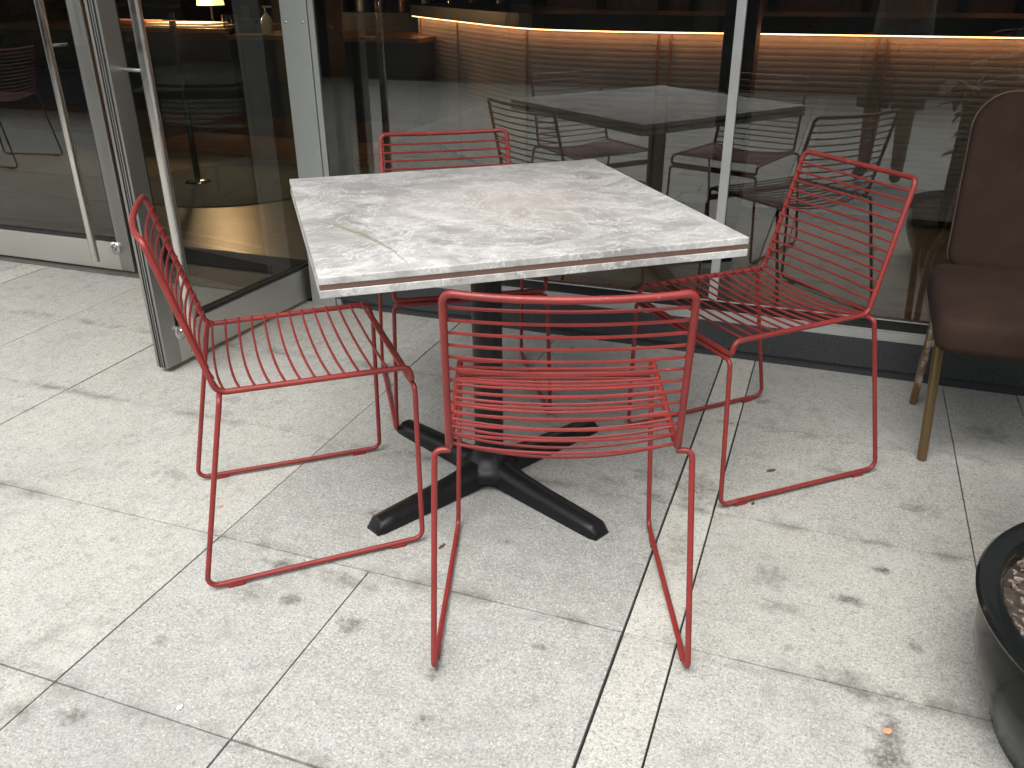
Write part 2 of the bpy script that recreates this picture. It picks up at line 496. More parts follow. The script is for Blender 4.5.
for i in range(len(rows) - 1):
    v0, v1 = rows[i], rows[i + 1]
    if v1 - v0 < .05: v1 = rows[i + 1]
    # cream strips
    near = v0 > .3
    tile(-.277, -.163, v0, v1, 0, .6 if v0 < 1.4 else .85, 1.6 if v0 < 1.0 else 1.2, .0025)
    tile(-3.61, -3.47, v0, v1, 0, 1.0, 1.0)
    # between strip and right joint
    if near:
        tile(-.163, .447, v0, v1, 0, [.15, .30, .50, .45, .4][min(4, max(0, i - len(low)))], [.75, .8, .45, .35, .4][min(4, max(0, i - len(low)))])
        cuts = {0: [.447, 1.06, 1.67], 1: [.447, 1.06, 1.67], 2: [.447, 1.06, 1.67], 3: [.447, 1.06, 1.67], 4: [.447, .669, 1.28, 1.89]}[min(4, max(0, i - len(low)))]
    else:
        o = rt_.uniform(-.1, .1)
        cuts = [-.163, .447 + o]
        tile(-.163, .447 + o, v0, v1)
        cuts = [.447 + o, 1.06 + o, 1.67 + o]
    x = cuts[-1]
    while x < 7: x += .61; cuts.append(x)
    for a, b in zip(cuts, cuts[1:]): tile(a, b, v0, v1, 0, .6 if near else 0)
    # left of the strip
    if near and v0 < 1.39:
        cuts = [-.277, -.882, -1.297]; x = -1.297
    elif near and v0 < 2.4:
        cuts = [-.277, -1.297]; x = -1.297
    elif near:
        cuts = [-.277, -.90, -1.31]; x = -1.31
    else:
        o = rt_.uniform(-.12, .12); cuts = [-.277, -.88 + o, -1.5 + o]; x = -1.5 + o
    wdt = [1.02, .72] if near else [.61, .61]
    k = 0
    while x - wdt[k % 2] > -2.75: x -= wdt[k % 2]; cuts.append(x); k += 1
    if -2.85 - x < -.12: cuts.append(-2.85)
    else: cuts[-1] = -2.85
    cuts.append(-3.06); cuts.append(-3.47)
    for a, b in zip(cuts, cuts[1:]):
        tile(b, a, v0, v1, 1.0 if (a < -1.25 and near) else 0.0, .5 if a < -1.25 else (.3 if v0 > 1.9 else .16), None if not near else (.8 if a > -.9 and v0 < 1.2 else None))
    x = -3.61
    while x > -8: tile(x - .61, x, v0, v1, 1.0, .4); x -= .61
struct('pavement', tiles, STONE, TH)

# ------------------------------------------------------------------ interior shell
INT_FLOOR = Mat('interior_floor_stone', (.2, .17, .12), .35)
INT_FLOOR.color(INT_FLOOR.ramp(INT_FLOOR.noise(5, 7, .65, INT_FLOOR.co(scale=(1, 4, 1), rot=(0, 0, R(20)))), [(.3, (.15, .14, .10)), (.7, (.25, .235, .18))]))
INT_FLOOR = INT_FLOOR.m
DARKWALL = simple('dark_interior_wall', (.02, .018, .016), .6)
DARKCEIL = simple('dark_interior_ceiling', (.03, .027, .025), .8)
b = bmesh.new(); box(b, -9, 7, 2.99, 11, -.05, -.002); struct('interior_floor', b, INT_FLOOR, TH)
b = bmesh.new(); box(b, -9, 7, 11, 11.15, 0, 3.0); box(b, -9.15, -9, 3.2, 11, 0, 3.0); box(b, 7, 7.15, 3.2, 11, 0, 3.0)
struct('interior_wall', b, DARKWALL, TH)
b = bmesh.new(); box(b, -9, 7, 3.1, 11, 3.0, 3.15); struct('interior_ceiling', b, DARKCEIL, TH)

# threshold strip in front of and under the doors
THR = simple('dark_threshold_stone', (.11, .108, .10), .6, 0, .25, 30)
b = bmesh.new(); box(b, -9, -2.03, 2.957, 3.20, -.012, .004); struct('threshold', b, THR, TH)
MATM = simple('black_entrance_mat', (.02, .02, .02), .9, 0, .3, 80)
b = bmesh.new(); box(b, -4.3, -2.05, 3.203, 3.42, 0.0, .012, .003); o = obj('entrance_mat', b, MATM); o.rotation_euler.z = TH
tag(o, 'black entrance mat just inside the open glass door', 'mat')

# ------------------------------------------------------------------ storefront
front = thing('glass_storefront', 'grey metal framed glass storefront with dark stone base behind the tables', 'building', (0, 0, 0), TH)
PLINTH = Mat('dark_granite_plinth', (.03, .032, .035), .28)
PLINTH.color(PLINTH.ramp(PLINTH.noise(150, 4, .75), [(.35, (.018, .02, .022)), (.6, (.045, .048, .052)), (.75, (.11, .115, .12))]))
PLINTH.rough(PLINTH.mr(PLINTH.noise(6, 6, .7), .35, .65, .3, .55))
PLINTH = PLINTH.m
GF = 2.93     # plane of the glass
b = bmesh.new(); box(b, -1.985, 6.9, GF - .004, GF + .10, .034, .137, .003)
box(b, -1.985, 6.9, GF + .010, GF + .10, -.004, .034)
obj('plinth', b, PLINTH, front)
b = bmesh.new(); box(b, -1.842, 6.9, GF - .002, GF + .10, .1375, .170, .002); obj('sill', b, ALU_L, front)
b = bmesh.new(); box(b, -1.842, 6.9, GF + .004, GF + .10, .1705, .2165, .002)
box(b, -1.842, 6.9, GF - .012, GF + .004, .2165, .2215, .001)
obj('bottom_rail', b, BLACKF, front)
b = bmesh.new(); box(b, -1.842, 6.9, GF - .016, GF - .0125, .2155, .2195, .0008); box(b, -1.842, 6.9, GF - .0005, GF + .0035, .171, .176, .0008)
obj('trim', b, ALU_L, front)
edges = [-1.842, -.332, 1.30, 2.93, 4.56, 6.2]
for a, c in zip(edges, edges[1:]):
    b = bmesh.new(); box(b, a + .004, c - .004, GF - .003, GF + .003, .219, 2.75); obj('window_pane', b, GLASS, front)
for c in edges[1:]:
    b = bmesh.new(); box(b, c - .015, c + .015, GF - .020, GF - .0035, .222, 2.75, .003)
    mu = obj('mullion', b, ALU_L, front)
    b = bmesh.new(); box(b, c - .05, c + .05, GF + .0035, GF + .14, .18, 2.75, .004); obj('mullion_core', b, BLACKF, mu)
# corner post beside the doors
b = bmesh.new(); box(b, -1.985, -1.872, GF - .006, GF + .14, -.002, 2.75, .003)
obj('post', b, ALU, front)
b = bmesh.new(); box(b, -1.868, -1.845, GF - .004, GF + .10, .0, 2.75, .002); obj('post_trim', b, ALU_L, front)
b = bmesh.new(); box(b, -1.874, -1.866, GF + .003, GF + .12, .0, 2.75); obj('gasket', b, RUBBER, front)
b = bmesh.new(); box(b, -1.838, -1.80, GF + .0035, GF + .12, .18, 2.75, .003); obj('inner_frame', b, BLACKF, front)
b = bmesh.new(); box(b, -9, 6.9, GF - .01, GF + .12, 2.752, 3.0, .004); obj('header', b, ALU, front)
WALLUP = simple('upper_grey_cladding', (.26, .25, .24), .7, 0, .1, 4)
b = bmesh.new(); box(b, -9, 6.9, GF - .06, GF + .16, 3.003, 7.5); obj('upper_wall', b, WALLUP, front)
CAN = simple('added_canopy_soffit', (.10, .098, .095), .7, 0, .1, 3)
b = bmesh.new(); box(b, -9, 6.9, GF - 1.75, GF - .012, 3.05, 3.25, .01); obj('added_canopy', b, CAN, front)  # unseen slab added to shade the table and the paving near the glass
for zz in (.5, 1.1, 1.7, 2.3):
    for uu in (-1.965, -1.892):
        b = bmesh.new(); lathe(b, [(0, 0), (.0045, 0), (.0045, .0012), (.003, .002), (0, .002)], 12)
        for v_ in b.verts:
            x_, y_, z_ = v_.co; v_.co = Vector((uu + x_, GF - .006 - z_, zz + y_))
        obj('screw', b, CHROME, front)
# left part beyond the doors
b = bmesh.new(); box(b, -4.05, -3.955, GF - .006, GF + .14, 0, 2.75, .003); obj('post', b, ALU, front)
b = bmesh.new(); box(b, -9, -4.052, GF - .003, GF + .003, .22, 2.75); obj('window_pane', b, GLASS, front)
b = bmesh.new(); box(b, -9, -4.052, GF - .004, GF + .10, 0, .218, .003); obj('plinth', b, PLINTH, front)

def make_door(hinge_uv, ang, width, mirror, name, lock_z=.15, hoff=.052, sw=.068):
    """leaf: local x from the hinge (0) to the free edge (width), outside face towards -y"""
    e = bpy.data.objects.new('door_pivot', None)
    s = mirror
    def bx(bm, x0, x1, *a, **k):
        if s < 0: x0, x1 = -x1, -x0
        box(bm, x0, x1, *a, **k)
    T = .05; H = 2.70; z0 = .018
    b = bmesh.new()
    bx(b, width - sw, width, -T, 0, z0, H, bev=.002)
    door = obj(name, b, STEEL_V, front)
    door.location = (hinge_uv[0], hinge_uv[1], 0); door.rotation_euler = (0, 0, ang)
    b = bmesh.new()
    bx(b, .0105, width - sw - .0005, -T + .001, -.001, z0, .150, bev=.002)
    obj('door_rail', b, STEEL_H, door)
    b = bmesh.new()
    bx(b, .0105, width - sw - .0005, -T + .001, -.001, H - .12, H, bev=.002)
    obj('door_rail', b, STEEL_H, door)
    b = bmesh.new()   # glazing bead round the pane
    bx(b, .0105, width - sw - .0005, -T + .008, -.008, .1505, .163)
    bx(b, width - sw - .012, width - sw - .0005, -T + .008, -.008, .1635, H - .121)
    bx(b, .0, .0100, -T + .008, -.008, .1635, H - .121)
    obj('glazing_bead', b, RUBBER, door)
    b = bmesh.new(); bx(b, .0110, width - sw - .0125, -T / 2 - .003, -T / 2 + .003, .1640, H - .121); obj('door_pane', b, DOORGLASS, door)
    b = bmesh.new()   # rubber seals along the free edge
    bx(b, width + .0003, width + .0025, -T + .011, -T + .014, z0, H)
    bx(b, width + .0003, width + .0025, -.017, -.014, z0, H)
    bx(b, width + .0003, width + .0015, -T * .53, -T * .49, z0, H)
    obj('seal', b, RUBBER, door)
    hb = bmesh.new()
    hx = s * (width - hoff); hy = -T - .095
    cyl(hb, (hx, hy, .085), (hx, hy, 1.90), .0175, 20)
    h = obj('handle', hb, STEEL_BAR, door, True)
    for zz in (1.0, 1.78):
        q = bmesh.new(); cyl(q, (hx, hy + .012, zz), (hx, -T, zz), .0065, 12); obj('handle_bracket', q, STEEL_BAR, door, True)
    q = bmesh.new()
    lx = s * (width - .085) if LOCK_SHIFT else hx
    prof = [(0, 0), (.030, 0), (.030, .006), (.024, .011), (.0165, .012), (.0165, .022), (.011, .024), (0, .024)]
    lathe(q, prof, 24)
    for v_ in q.verts:
        x_, y_, z_ = v_.co; v_.co = Vector((lx + x_, -T - z_, lock_z + y_))
    obj('lock', q, CHROME, door, True)
    return door
LOCK_SHIFT = True
# open leaf: hinge at the post, free end towards the camera
hA, fA = Vector((-2.052, 3.02)), Vector((-2.128, 2.150))
wid = (fA - hA).length
angA = math.atan2((fA - hA).y, (fA - hA).x)
# local +x runs to the free edge; outside face is local -y rotated: for an open leaf swung out it must look towards +u
d2 = make_door(hA, angA + PI, wid, -1, 'door', .13)
d2['label'] = 'glass door leaf standing open'
d1 = make_door(Vector((-3.955, 3.03)), 0.0, .985, 1, 'door', .125, hoff=.118, sw=.074)
d1['label'] = 'closed glass door leaf'

# ------------------------------------------------------------------ bar counter inside
def arcpath(pts, n=6):
    P = [Vector((p[0], p[1], 0)) for p in pts]; out = []
    for i in range(len(P) - 1):
        p0, p1, p2, p3 = P[max(i - 1, 0)], P[i], P[i + 1], P[min(i + 2, len(P) - 1)]
        for k in range(n):
            t = k / n
            out.append(.5 * ((2 * p1) + (p2 - p0) * t + (2 * p0 - 5 * p1 + 4 * p2 - p3) * t * t + (3 * p1 - p0 - 3 * p2 + p3) * t ** 3))
    out.append(P[-1]); return out
BAR = arcpath([(6.2, 5.03), (3.0, 5.03), (.5, 5.03), (-.85, 5.03), (-1.335, 5.05), (-1.83, 5.22), (-2.6, 5.95), (-3.2, 6.56)])
def offs(path, d):
    out = []
    for i, p in enumerate(path):
        t = (path[min(i + 1, len(path) - 1)] - path[max(i - 1, 0)]).normalized()
        out.append(p + Vector((t.y, -t.x, 0)) * d)
    return out
def sweep_profile(bm, path, prof, caps=True):
    """prof: list of (offset towards the room behind (+), z)"""
    rows_ = []
    for (o_, z_) in prof:
        q = offs(path, o_)
        rows_.append([bm.verts.new((p.x, p.y, z_)) for p in q])
    for a, c in zip(rows_, rows_[1:]):
        for i in range(len(path) - 1):
            bm.faces.new((a[i], a[i + 1], c[i + 1], c[i]))
# going from +u to -u: (t.y,-t.x) points to +v
bar = thing('bar_counter', 'long curved bar counter with ribbed front and glowing orange edge light inside the shop', 'bar counter', tuple(UV(0, 5.03)), TH)
BO = Vector((0, -5.03, 0))
BARL = [p + BO for p in BAR]
RIB = simple('ribbed_bronze_panel', (.42, .39, .36), .7, .0, .12, 5)
b = bmesh.new(); prof = []
z = .05
while z < .93:
    prof += [(.0, z), (-.0008, z + .006), (-.0011, z + .012), (-.0008, z + .018), (.0, z + .024), (.0010, z + .027)]; z += .03
prof.append((.0, .955))
sweep_profile(b, BARL, prof); obj('ribbed_panel', b, RIB, bar, True)
b = bmesh.new(); sweep_profile(b, BARL, [(.05, .0), (.05, .05), (.0, .05)]); obj('toe_kick', b, BLACKF, bar)
b = bmesh.new(); sweep_profile(b, BARL, [(.4, .968), (-.06, .968), (-.062, .972), (-.062, 1.046), (-.058, 1.05), (.55, 1.05)])
obj('countertop', b, simple('dark_stone_counter', (.010, .010, .010), .35), bar)
b = bmesh.new(); sweep_profile(b, BARL, [(-.030, .9672), (-.048, .9672), (-.048, .961), (-.030, .961), (-.030, .9672)])
LEDM = emit('orange_strip_light', (1.0, .40, .17), 9.5)
obj('strip_light', b, LEDM, bar)
for (su, sv) in ((-3.22 + .06, 6.52), (-2.60, 5.95), (-1.83, 5.22), (-1.0, 5.03), (-.93, 5.03), (.12, 5.03), (.17, 5.03), (1.3, 5.03)):
    b = bmesh.new(); cyl(b, (su, sv - 5.03 - .009, .05), (su, sv - 5.03 - .009, .955), .006, 8)
    obj('panel_joint', b, simple('copper_joint', (.5, .32, .22), .35, .6), bar)

# back bar: cabinets with lit shelves
bb = thing('back_bar_cabinet', 'dark back bar cabinet with warm lit bays behind the bar counter', 'cabinet', tuple(UV(0, 6.6)), TH)
b = bmesh.new()
box(b, -2.2, 5.5, .0, .5, 0, .96); obj('cabinet_base', b, DARKWALL, bb)
WOOD = simple('warm_wood_panel', (.26, .13, .075), .4, 0, .25, 4, stretch=(8, 8, 1))
BRASS = simple('brushed_brass_panel', (.5, .38, .2), .3, .8, .25, 8, stretch=(12, 1, 1))
xs = [-2.2, -1.75, -1.3, -1.08, -.55, .05, .62, .95, 1.45, 2.05, 2.6, 3.3, 4.2, 5.5]
for i, (a, c) in enumerate(zip(xs, xs[1:])):
    b = bmesh.new(); box(b, a + .03, c - .03, .03, .05, .962, 2.0); obj('back_panel', b, BRASS if i in (8, 9) else WOOD, bb)
    b = bmesh.new(); box(b, a - .03, a + .03, -.02, .06, .961, 2.0); obj('divider', b, DARKWALL, bb)
    b = bmesh.new(); box(b, a + .035, c - .035, -.08, -.065, 1.50, 1.512); obj('shelf_light', b, emit('shelf_lamp', (1, .48, .2), (4.0, 2.0, 7.0, 3.0)[i % 4]), bb)
# bottles and glasses at the near end of the bar (left)
BOT = [simple('dark_bottle_glass', (.03, .02, .015), .15), simple('amber_bottle', (.3, .12, .03), .15), simple('clear_tumbler', (.35, .33, .3), .1)]
for i in range(9):
    u_ = -4.6 + i * .22 + random.uniform(-.03, .03)
    hgt = random.uniform(.16, .28)
    b = bmesh.new(); lathe(b, [(0, 0), (.035, 0), (.037, .01), (.037, hgt * .6), (.014, hgt * .78), (.013, hgt), (0, hgt)], 14)
    o = obj('bottle', b, BOT[i % 3], None, True); o.location = UV(u_, 7.4, .96)
    tag(o, ['leftmost', 'middle', 'rightmost'][i // 3] + ' of the three ' + ['dark', 'amber', 'pale'][i % 3] + ' bottles on the far counter', 'bottle', 'bottles on the far counter')
b = bmesh.new(); box(b, -1.15, 1.05, -.25, .35, 0, .958, .01)
o = obj('back_counter', b, DARKWALL); o.location = UV(-3.7, 7.5); o.rotation_euler.z = TH
tag(o, 'dark counter far inside the shop carrying a row of bottles', 'counter')

# service counter seen through the open door
svc = thing('service_counter', 'dark service counter with wooden top seen through the open glass door', 'counter', tuple(UV(-5.0, 6.0)), TH)
b = bmesh.new(); box(b, -2.2, .44, 0, .7, .24, .852, .004); box(b, .44, 2.05, .002, .7, .24, .806, .004); obj('counter_body', b, simple('dark_grey_panel', (.035, .038, .042), .4), svc)
WOODTOP = simple('oiled_wood_top', (.20, .10, .05), .35, 0, .25, 5, stretch=(1, 9, 9))
b = bmesh.new(); box(b, -2.22, .445, -.03, .72, .853, .885, .004); obj('countertop', b, WOODTOP, svc)
b = bmesh.new(); box(b, .449, 2.08, -.03, .72, .807, .840, .004); obj('countertop', b, WOODTOP, svc)
b = bmesh.new(); box(b, -2.2, 2.05, .06, .7, 0, .239); obj('toe_kick', b, WOODTOP, svc)
for k in range(5):
    b = bmesh.new(); box(b, -2.0 + k * .8, -1.24 + k * .8, -.012, -.001, .50, .508); obj('drawer_seam', b, BLACKF, svc)
b = bmesh.new(); box(b, -.05, 2.05, -.42, -.02, 0, .085, .004); 
o = obj('wooden_step', b, simple('orange_wood_step', (.36, .17, .075), .4, 0, .3, 4, stretch=(2, 10, 10))); o.location = UV(-5.0, 6.0); o.rotation_euler.z = TH
tag(o, 'low orange wooden step in front of the dark service counter', 'step')
# things on the service counter
def lay(name, bm, mat, u_, v_, z_, label, cat, rz=0, smooth=True):
    o = obj(name, bm, mat, None, smooth); o.location = UV(u_, v_, z_); o.rotation_euler.z = TH + rz
    return tag(o, label, cat)
b = bmesh.new(); box(b, -.42, .42, -.16, .16, 0, .014, .006); box(b, -.36, .30, -.12, .13, .015, .03, .006)
lay('paper_stack', b, simple('cream_paper', (.75, .68, .52), .7), -5.08, 6.16, .886, 'pile of bright cream papers under the lamp on the service counter', 'papers')
b = bmesh.new(); box(b, -.15, .15, -.1, .1, 0, .045, .02, 3)
lay('folded_cloth', b, simple('orange_cloth', (.6, .13, .06), .9), -5.52, 6.14, .886, 'folded orange cloth left of the cream papers on the counter', 'cloth')
sp = thing('soap_bottle', 'pale pump soap bottle at the right end of the service counter', 'bottle', tuple(UV(-4.27, 6.10, .848)), TH)
b = bmesh.new(); lathe(b, [(0, 0), (.042, 0), (.045, .01), (.045, .09), (.03, .125), (.016, .135), (.016, .15), (0, .15)], 20); obj('bottle_body', b, simple('cream_plastic', (.62, .58, .42), .35), sp, True)
b = bmesh.new(); cyl(b, (0, 0, .15), (0, 0, .185), .006, 10); box(b, -.015, .055, -.010, .010, .183, .196, .004); obj('pump', b, simple('white_plastic', (.75, .72, .65), .35), sp)
b = bmesh.new(); box(b, -.07, .07, -.06, .06, 0, .11, .008); box(b, -.045, .02, -.03, .03, .11, .2, .006)
lay('napkin_holder', b, BLACKF, -4.45, 6.14, .841, 'black napkin holder beside the pump soap bottle', 'holder')
for k, (du, lab) in enumerate(((-4.62, 'left of two empty drinking glasses on the service counter'), (-4.54, 'right of two empty drinking glasses on the service counter'))):
    b = bmesh.new(); lathe(b, [(0, 0), (.034, 0), (.04, .14), (.037, .14), (.032, .008), (0, .008)], 20)
    lay('drinking_glass', b, GLASS, du, 6.08, .841, lab, 'glass')
b = bmesh.new(); box(b, -.26, .24, -.10, .10, 0, .006, .002)
lay('wooden_tray', b, simple('pale_wood_tray', (.5, .36, .2), .5), -4.25, 6.09, .841, 'flat pale wooden tray at the front edge of the service counter', 'tray')
# desk lamp above the papers
lp = thing('counter_lamp', 'small warm lamp with a cream shade standing on the service counter', 'lamp', tuple(UV(-5.02, 6.42, .886)), TH)
b = bmesh.new(); lathe(b, [(0, 0), (.07, 0), (.07, .012), (.012, .02), (.010, .17), (0, .17)], 20); obj('lamp_base', b, BLACKF, lp, True)
b = bmesh.new(); lathe(b, [(.11, .15), (.08, .33), (.078, .33), (.107, .15)], 28); obj('lamp_shade', b, emit('lit_lamp_shade', (1.0, .50, .2), 3), lp, True)
ld = bpy.data.lights.new('counter_lamp_light', 'POINT'); ld.energy = 35; ld.color = (1, .62, .3); ld.shadow_soft_size = .05
lo = bpy.data.objects.new('counter_lamp_light', ld); link(lo); lo.location = UV(-5.02, 6.20, 1.16)
# unseen ceiling lamps, added to brighten the shop interior
LBL = {(-4.2, 5.3): 'wooden step', (-1.0, 3.95): 'middle of the curved bar', (1.4, 3.95): 'right part of the bar', (-3.3, 4.2): 'floor behind the open door'}
for (u_, v_, e_) in ((-4.2, 5.3, 22), (-1.0, 3.95, 4), (1.4, 3.95, 6), (-3.3, 4.2, 3.5)):
    b = bmesh.new(); lathe(b, [(0, 0), (.06, 0), (.065, -.005), (.065, -.05), (.05, -.05), (.045, -.02), (0, -.02)], 24)
    o = obj('added_ceiling_lamp', b, BLACKF, None, True); o.location = UV(u_, v_, 2.998)
    tag(o, 'unseen round black lamp added in the dark shop ceiling to light the ' + LBL[(u_, v_)], 'ceiling lamp', 'added downlights in the shop ceiling')
    l = bpy.data.lights.new('fill_downlight', 'SPOT'); l.energy = e_; l.color = (1, .82, .6); l.spot_size = R(95); l.spot_blend = .8; l.shadow_soft_size = .04
    lo = bpy.data.objects.new('fill_downlight', l); link(lo, o); lo.location = (0, 0, -.06)
# steel post inside
pl = thing('steel_pole', 'slim dark steel pole on a round foot just inside the doorway', 'pole', tuple(UV(-3.99, 4.71)), 0)
b = bmesh.new(); cyl(b, (0, 0, .012), (0, 0, 1.05), .020, 16); obj('pole', b, STEEL_DK, pl, True)
b = bmesh.new(); lathe(b, [(0, 0), (.085, 0), (.085, .008), (.07, .02), (.03, .024), (0, .024)], 28); obj('foot', b, STEEL_DK, pl, True)
b = bmesh.new(); lathe(b, [(0, 0), (.66, 0), (.665, .003), (.66, .006), (0, .006)], 56)
o = obj('reflection_disc', b, simple('reflection_disc_grey', (.11, .115, .10), .9, 0, .15, 50)); o.location = UV(-3.75, 4.78, .0)  # flat dark disc standing in for a grey reflection over the floor
tag(o, 'round charcoal disc imitating a floor reflection under the steel pole inside the doorway', 'reflection patch')

# ------------------------------------------------------------------ red wire chair
Q = dict(wT=.202, yT=-.288, zT=.801, wS=.2102, yS=-.2, zS=.466, wF=.2187, yF=.2115, zF=.462, wD=.2187, yD=.217, zD=.4274,
         wRL=.2377, wRF=.2503, yRF=-.2905, wFF=.2378, yFF=.2142, wFL=.2176)
def make_chair(label):
    t = thing('wire_chair', label, 'chair', group='red wire chairs around the marble table')
    q = Q; RM, RLg, RW = .0067, .0060, .0031
    # main frame: one closed rod
    bow = Vector((0, -.968, -.254)) * .022
    L = []
    rad = []
    def add(p, r): L.append(Vector(p)); rad.append(r)
    add((-q['wT'], q['yT'], q['zT']), .024)
    for k in range(1, 10):
        s = -1 + 2 * k / 10
        p = Vector((s * q['wT'], q['yT'], q['zT'])) + bow * (1 - s ** 2) ** .9
        add(p, 0)
    add((q['wT'], q['yT'], q['zT']), .024)
    add((q['wS'], q['yS'], q['zS']), .026); add((q['wF'], q['yF'], q['zF']), .02); add((q['wD'], q['yD'], q['zD']), .012)
    add((-q['wD'], q['yD'], q['zD']), .012); add((-q['wF'], q['yF'], q['zF']), .02); add((-q['wS'], q['yS'], q['zS']), .026)
    b = bmesh.new(); tube(b, fillet(L, rad, 6, True), RM, 10, True)
    fr = obj('frame', b, RED, t, True)
    # wires
    def wire(bm, p, drop, w_):
        pts = []
        for k in range(13):
            s = -1 + 2 * k / 12
            pts.append(Vector((s * w_, p.y, p.z)) + drop * (1 - s * s))
        tube(bm, pts, RW, 6)
    b = bmesh.new()
    T_, S_, F_ = Vector((0, q['yT'], q['zT'])), Vector((0, q['yS'], q['zS'])), Vector((0, q['yF'], q['zF']))
    NB = 13
    for i in range(NB):
        f = (i + 1.25) / (NB + .62)
        p = T_.lerp(S_, f) + Vector((0, .006, .0015))
        w_ = q['wT'] + (q['wS'] - q['wT']) * f
        dr = Vector((0, -.968, -.254)) * (.014 + .007 * f)
        if f > .9: dr = Vector((0, -.85, -.5)) * .022
        wire(b, p, dr, w_)
    obj('backrest', b, RED, t, True)
    b = bmesh.new(); NS = 13
    for i in range(NS):
        f = (i + .45) / (NS + .05)
        p = S_.lerp(F_, f) + Vector((0, 0, .0065))
        w_ = q['wS'] + (q['wF'] - q['wS']) * f
        wire(b, p, Vector((0, -.010 * (1 - f), -(.025 * (1 - f) ** 1.3 + .003))), w_)
    obj('seat', b, RED, t, True)
    # legs
    for s in (-1, 1):
        pts = [(s * (q['wS'] - .002), q['yS'] + .004, q['zS'] - .004), (s * q['wRL'], q['yS'] + .002, q['zS'] - .004), (s * q['wRF'], q['yRF'], .0125),
               (s * q['wFF'], q['yFF'], .0125), (s * (q['wFL'] + .004), q['yD'] + .004, q['zD'] - .0125), (s * (q['wFL'] - .04), q['yD'] + .002, q['zD'] - .0125)]
        b = bmesh.new(); tube(b, fillet(pts, [0, .018, .022, .022, .016, 0], 6), RLg, 10)
        lg = obj('leg', b, RED, t, True)
        for yy, fx in ((q['yRF'] + .062, .12), (q['yFF'] - .062, .88)):
            xx = s * (q['wRF'] + (q['wFF'] - q['wRF']) * fx)
            b = bmesh.new(); box(b, xx - .0062, xx + .0062, yy - .019, yy + .019, .0005, .0095, .002); obj('glide', b, RED, lg)
    b = bmesh.new(); cyl(b, (-(q['wFL'] - .0405), q['yD'] + .002, q['zD'] - .0125), (q['wFL'] - .0405, q['yD'] + .002, q['zD'] - .0125), RLg, 10)
    obj('crossbar', b, RED, t, True)
    return t
def kids(o): return [c for c in bpy.data.objects if c.parent == o]
def copy_tree(o, parent=None):
    c = o.copy(); COL.objects.link(c)
    if parent is not None: c.parent = parent
    for k in kids(o): copy_tree(k, c)
    return c
CH = [(.097, 1.578, R(-1.03), 'red wire chair nearest the viewer, seen from behind its backrest'),
      (-.505, 1.890, R(-69.6), 'red wire chair at the left side of the table beside the open door'),
      (.643, 2.174, R(112.6), 'red wire chair at the right side of the table beside the brown chair'),
      (-.156, 2.541, R(191.1), 'red wire chair behind the table, mostly hidden, only its top and legs showing')]
ch0 = make_chair(CH[0][3])
allc = [ch0] + [copy_tree(ch0) for _ in range(3)]
for o, (x, y, a, lab) in zip(allc, CH):
    o.location = (x, y, 0); o.rotation_euler = (0, 0, a); o['label'] = lab
# worn paint on the near chair's top bar
for (cx, wd, hh) in ((.030, .011, .0022), (.052, .016, .0030), (-.002, .005, .0014)):
    ss = cx / Q['wT']
    b = bmesh.new()
    p = Vector((cx, Q['yT'], Q['zT'])) + Vector((0, -.968, -.254)) * .022 * (1 - ss * ss) ** .9
    for k in range(9):
        for j in range(3):
            ang_ = R(118 + (j - 1) * 9 + 5 * math.sin(k * 2.1 + cx * 90)) if k not in (0, 8) else R(118)
            xx = cx + (k / 8 - .5) * wd
            b.verts.new((xx, p.y + math.cos(ang_) * (.0063), p.z + math.sin(ang_) * .0063))
    b.verts.ensure_lookup_table()
    for k in range(8):
        for j in range(2):
            i0 = k * 3 + j
            try: b.faces.new((b.verts[i0], b.verts[i0 + 3], b.verts[i0 + 4], b.verts[i0 + 1]))
            except ValueError: pass
    obj('paint_chip', b, CHIP, ch0, True, 'bare pale scratch in the red paint')

# ------------------------------------------------------------------ marble table
tb = thing('cafe_table', 'square grey marble cafe table on a black four-footed pedestal among the red chairs', 'table', (-.0625, 2.035, 0), 0)
TY = .28485
top = bpy.data.objects.new('x', None)
def rot_bm(bm, a, loc):
    for v_ in bm.verts:
        x_, y_ = v_.co.x, v_.co.y
        v_.co.x = x_ * math.cos(a) - y_ * math.sin(a) + loc[0]; v_.co.y = x_ * math.sin(a) + y_ * math.cos(a) + loc[1]
off = (-.053 + .0625, 2.1 - 2.035)
b = bmesh.new(); box(b, -.454, .454, -.452, .452, .7295, .745, .0025, 3)
o = obj('tabletop', b, MARBLE, tb); o.location = (off[0], off[1], 0); o.rotation_euler.z = TY
b = bmesh.new(); box(b, -.4525, .4525, -.4505, .4505, .7190, .7295)
o = obj('groove', b, GROOVE, tb); o.location = (off[0], off[1], 0); o.rotation_euler.z = TY
b = bmesh.new(); box(b, -.454, .454, -.452, .452, .7030, .7190, .002, 3)
o = obj('lower_slab', b, MARBLE, tb); o.location = (off[0], off[1], 0); o.rotation_euler.z = TY
# column
b = bmesh.new(); cyl(b, (0, 0, .05), (0, 0, .690), .0385, 28); obj('column', b, IRON, tb, True)
b = bmesh.new(); lathe(b, [(0, .6995), (.05, .6995), (.05, .69), (.04, .675), (0, .675)], 24)
for a in (PI / 4, 3 * PI / 4, 5 * PI / 4, 7 * PI / 4):
    c_, s_ = math.cos(a + TY), math.sin(a + TY)
    tube(b, [(c_ * .03, s_ * .03, .688), (c_ * .30, s_ * .30, .697)], [.014, .006], 8)
obj('top_bracket', b, IRON, tb, True)
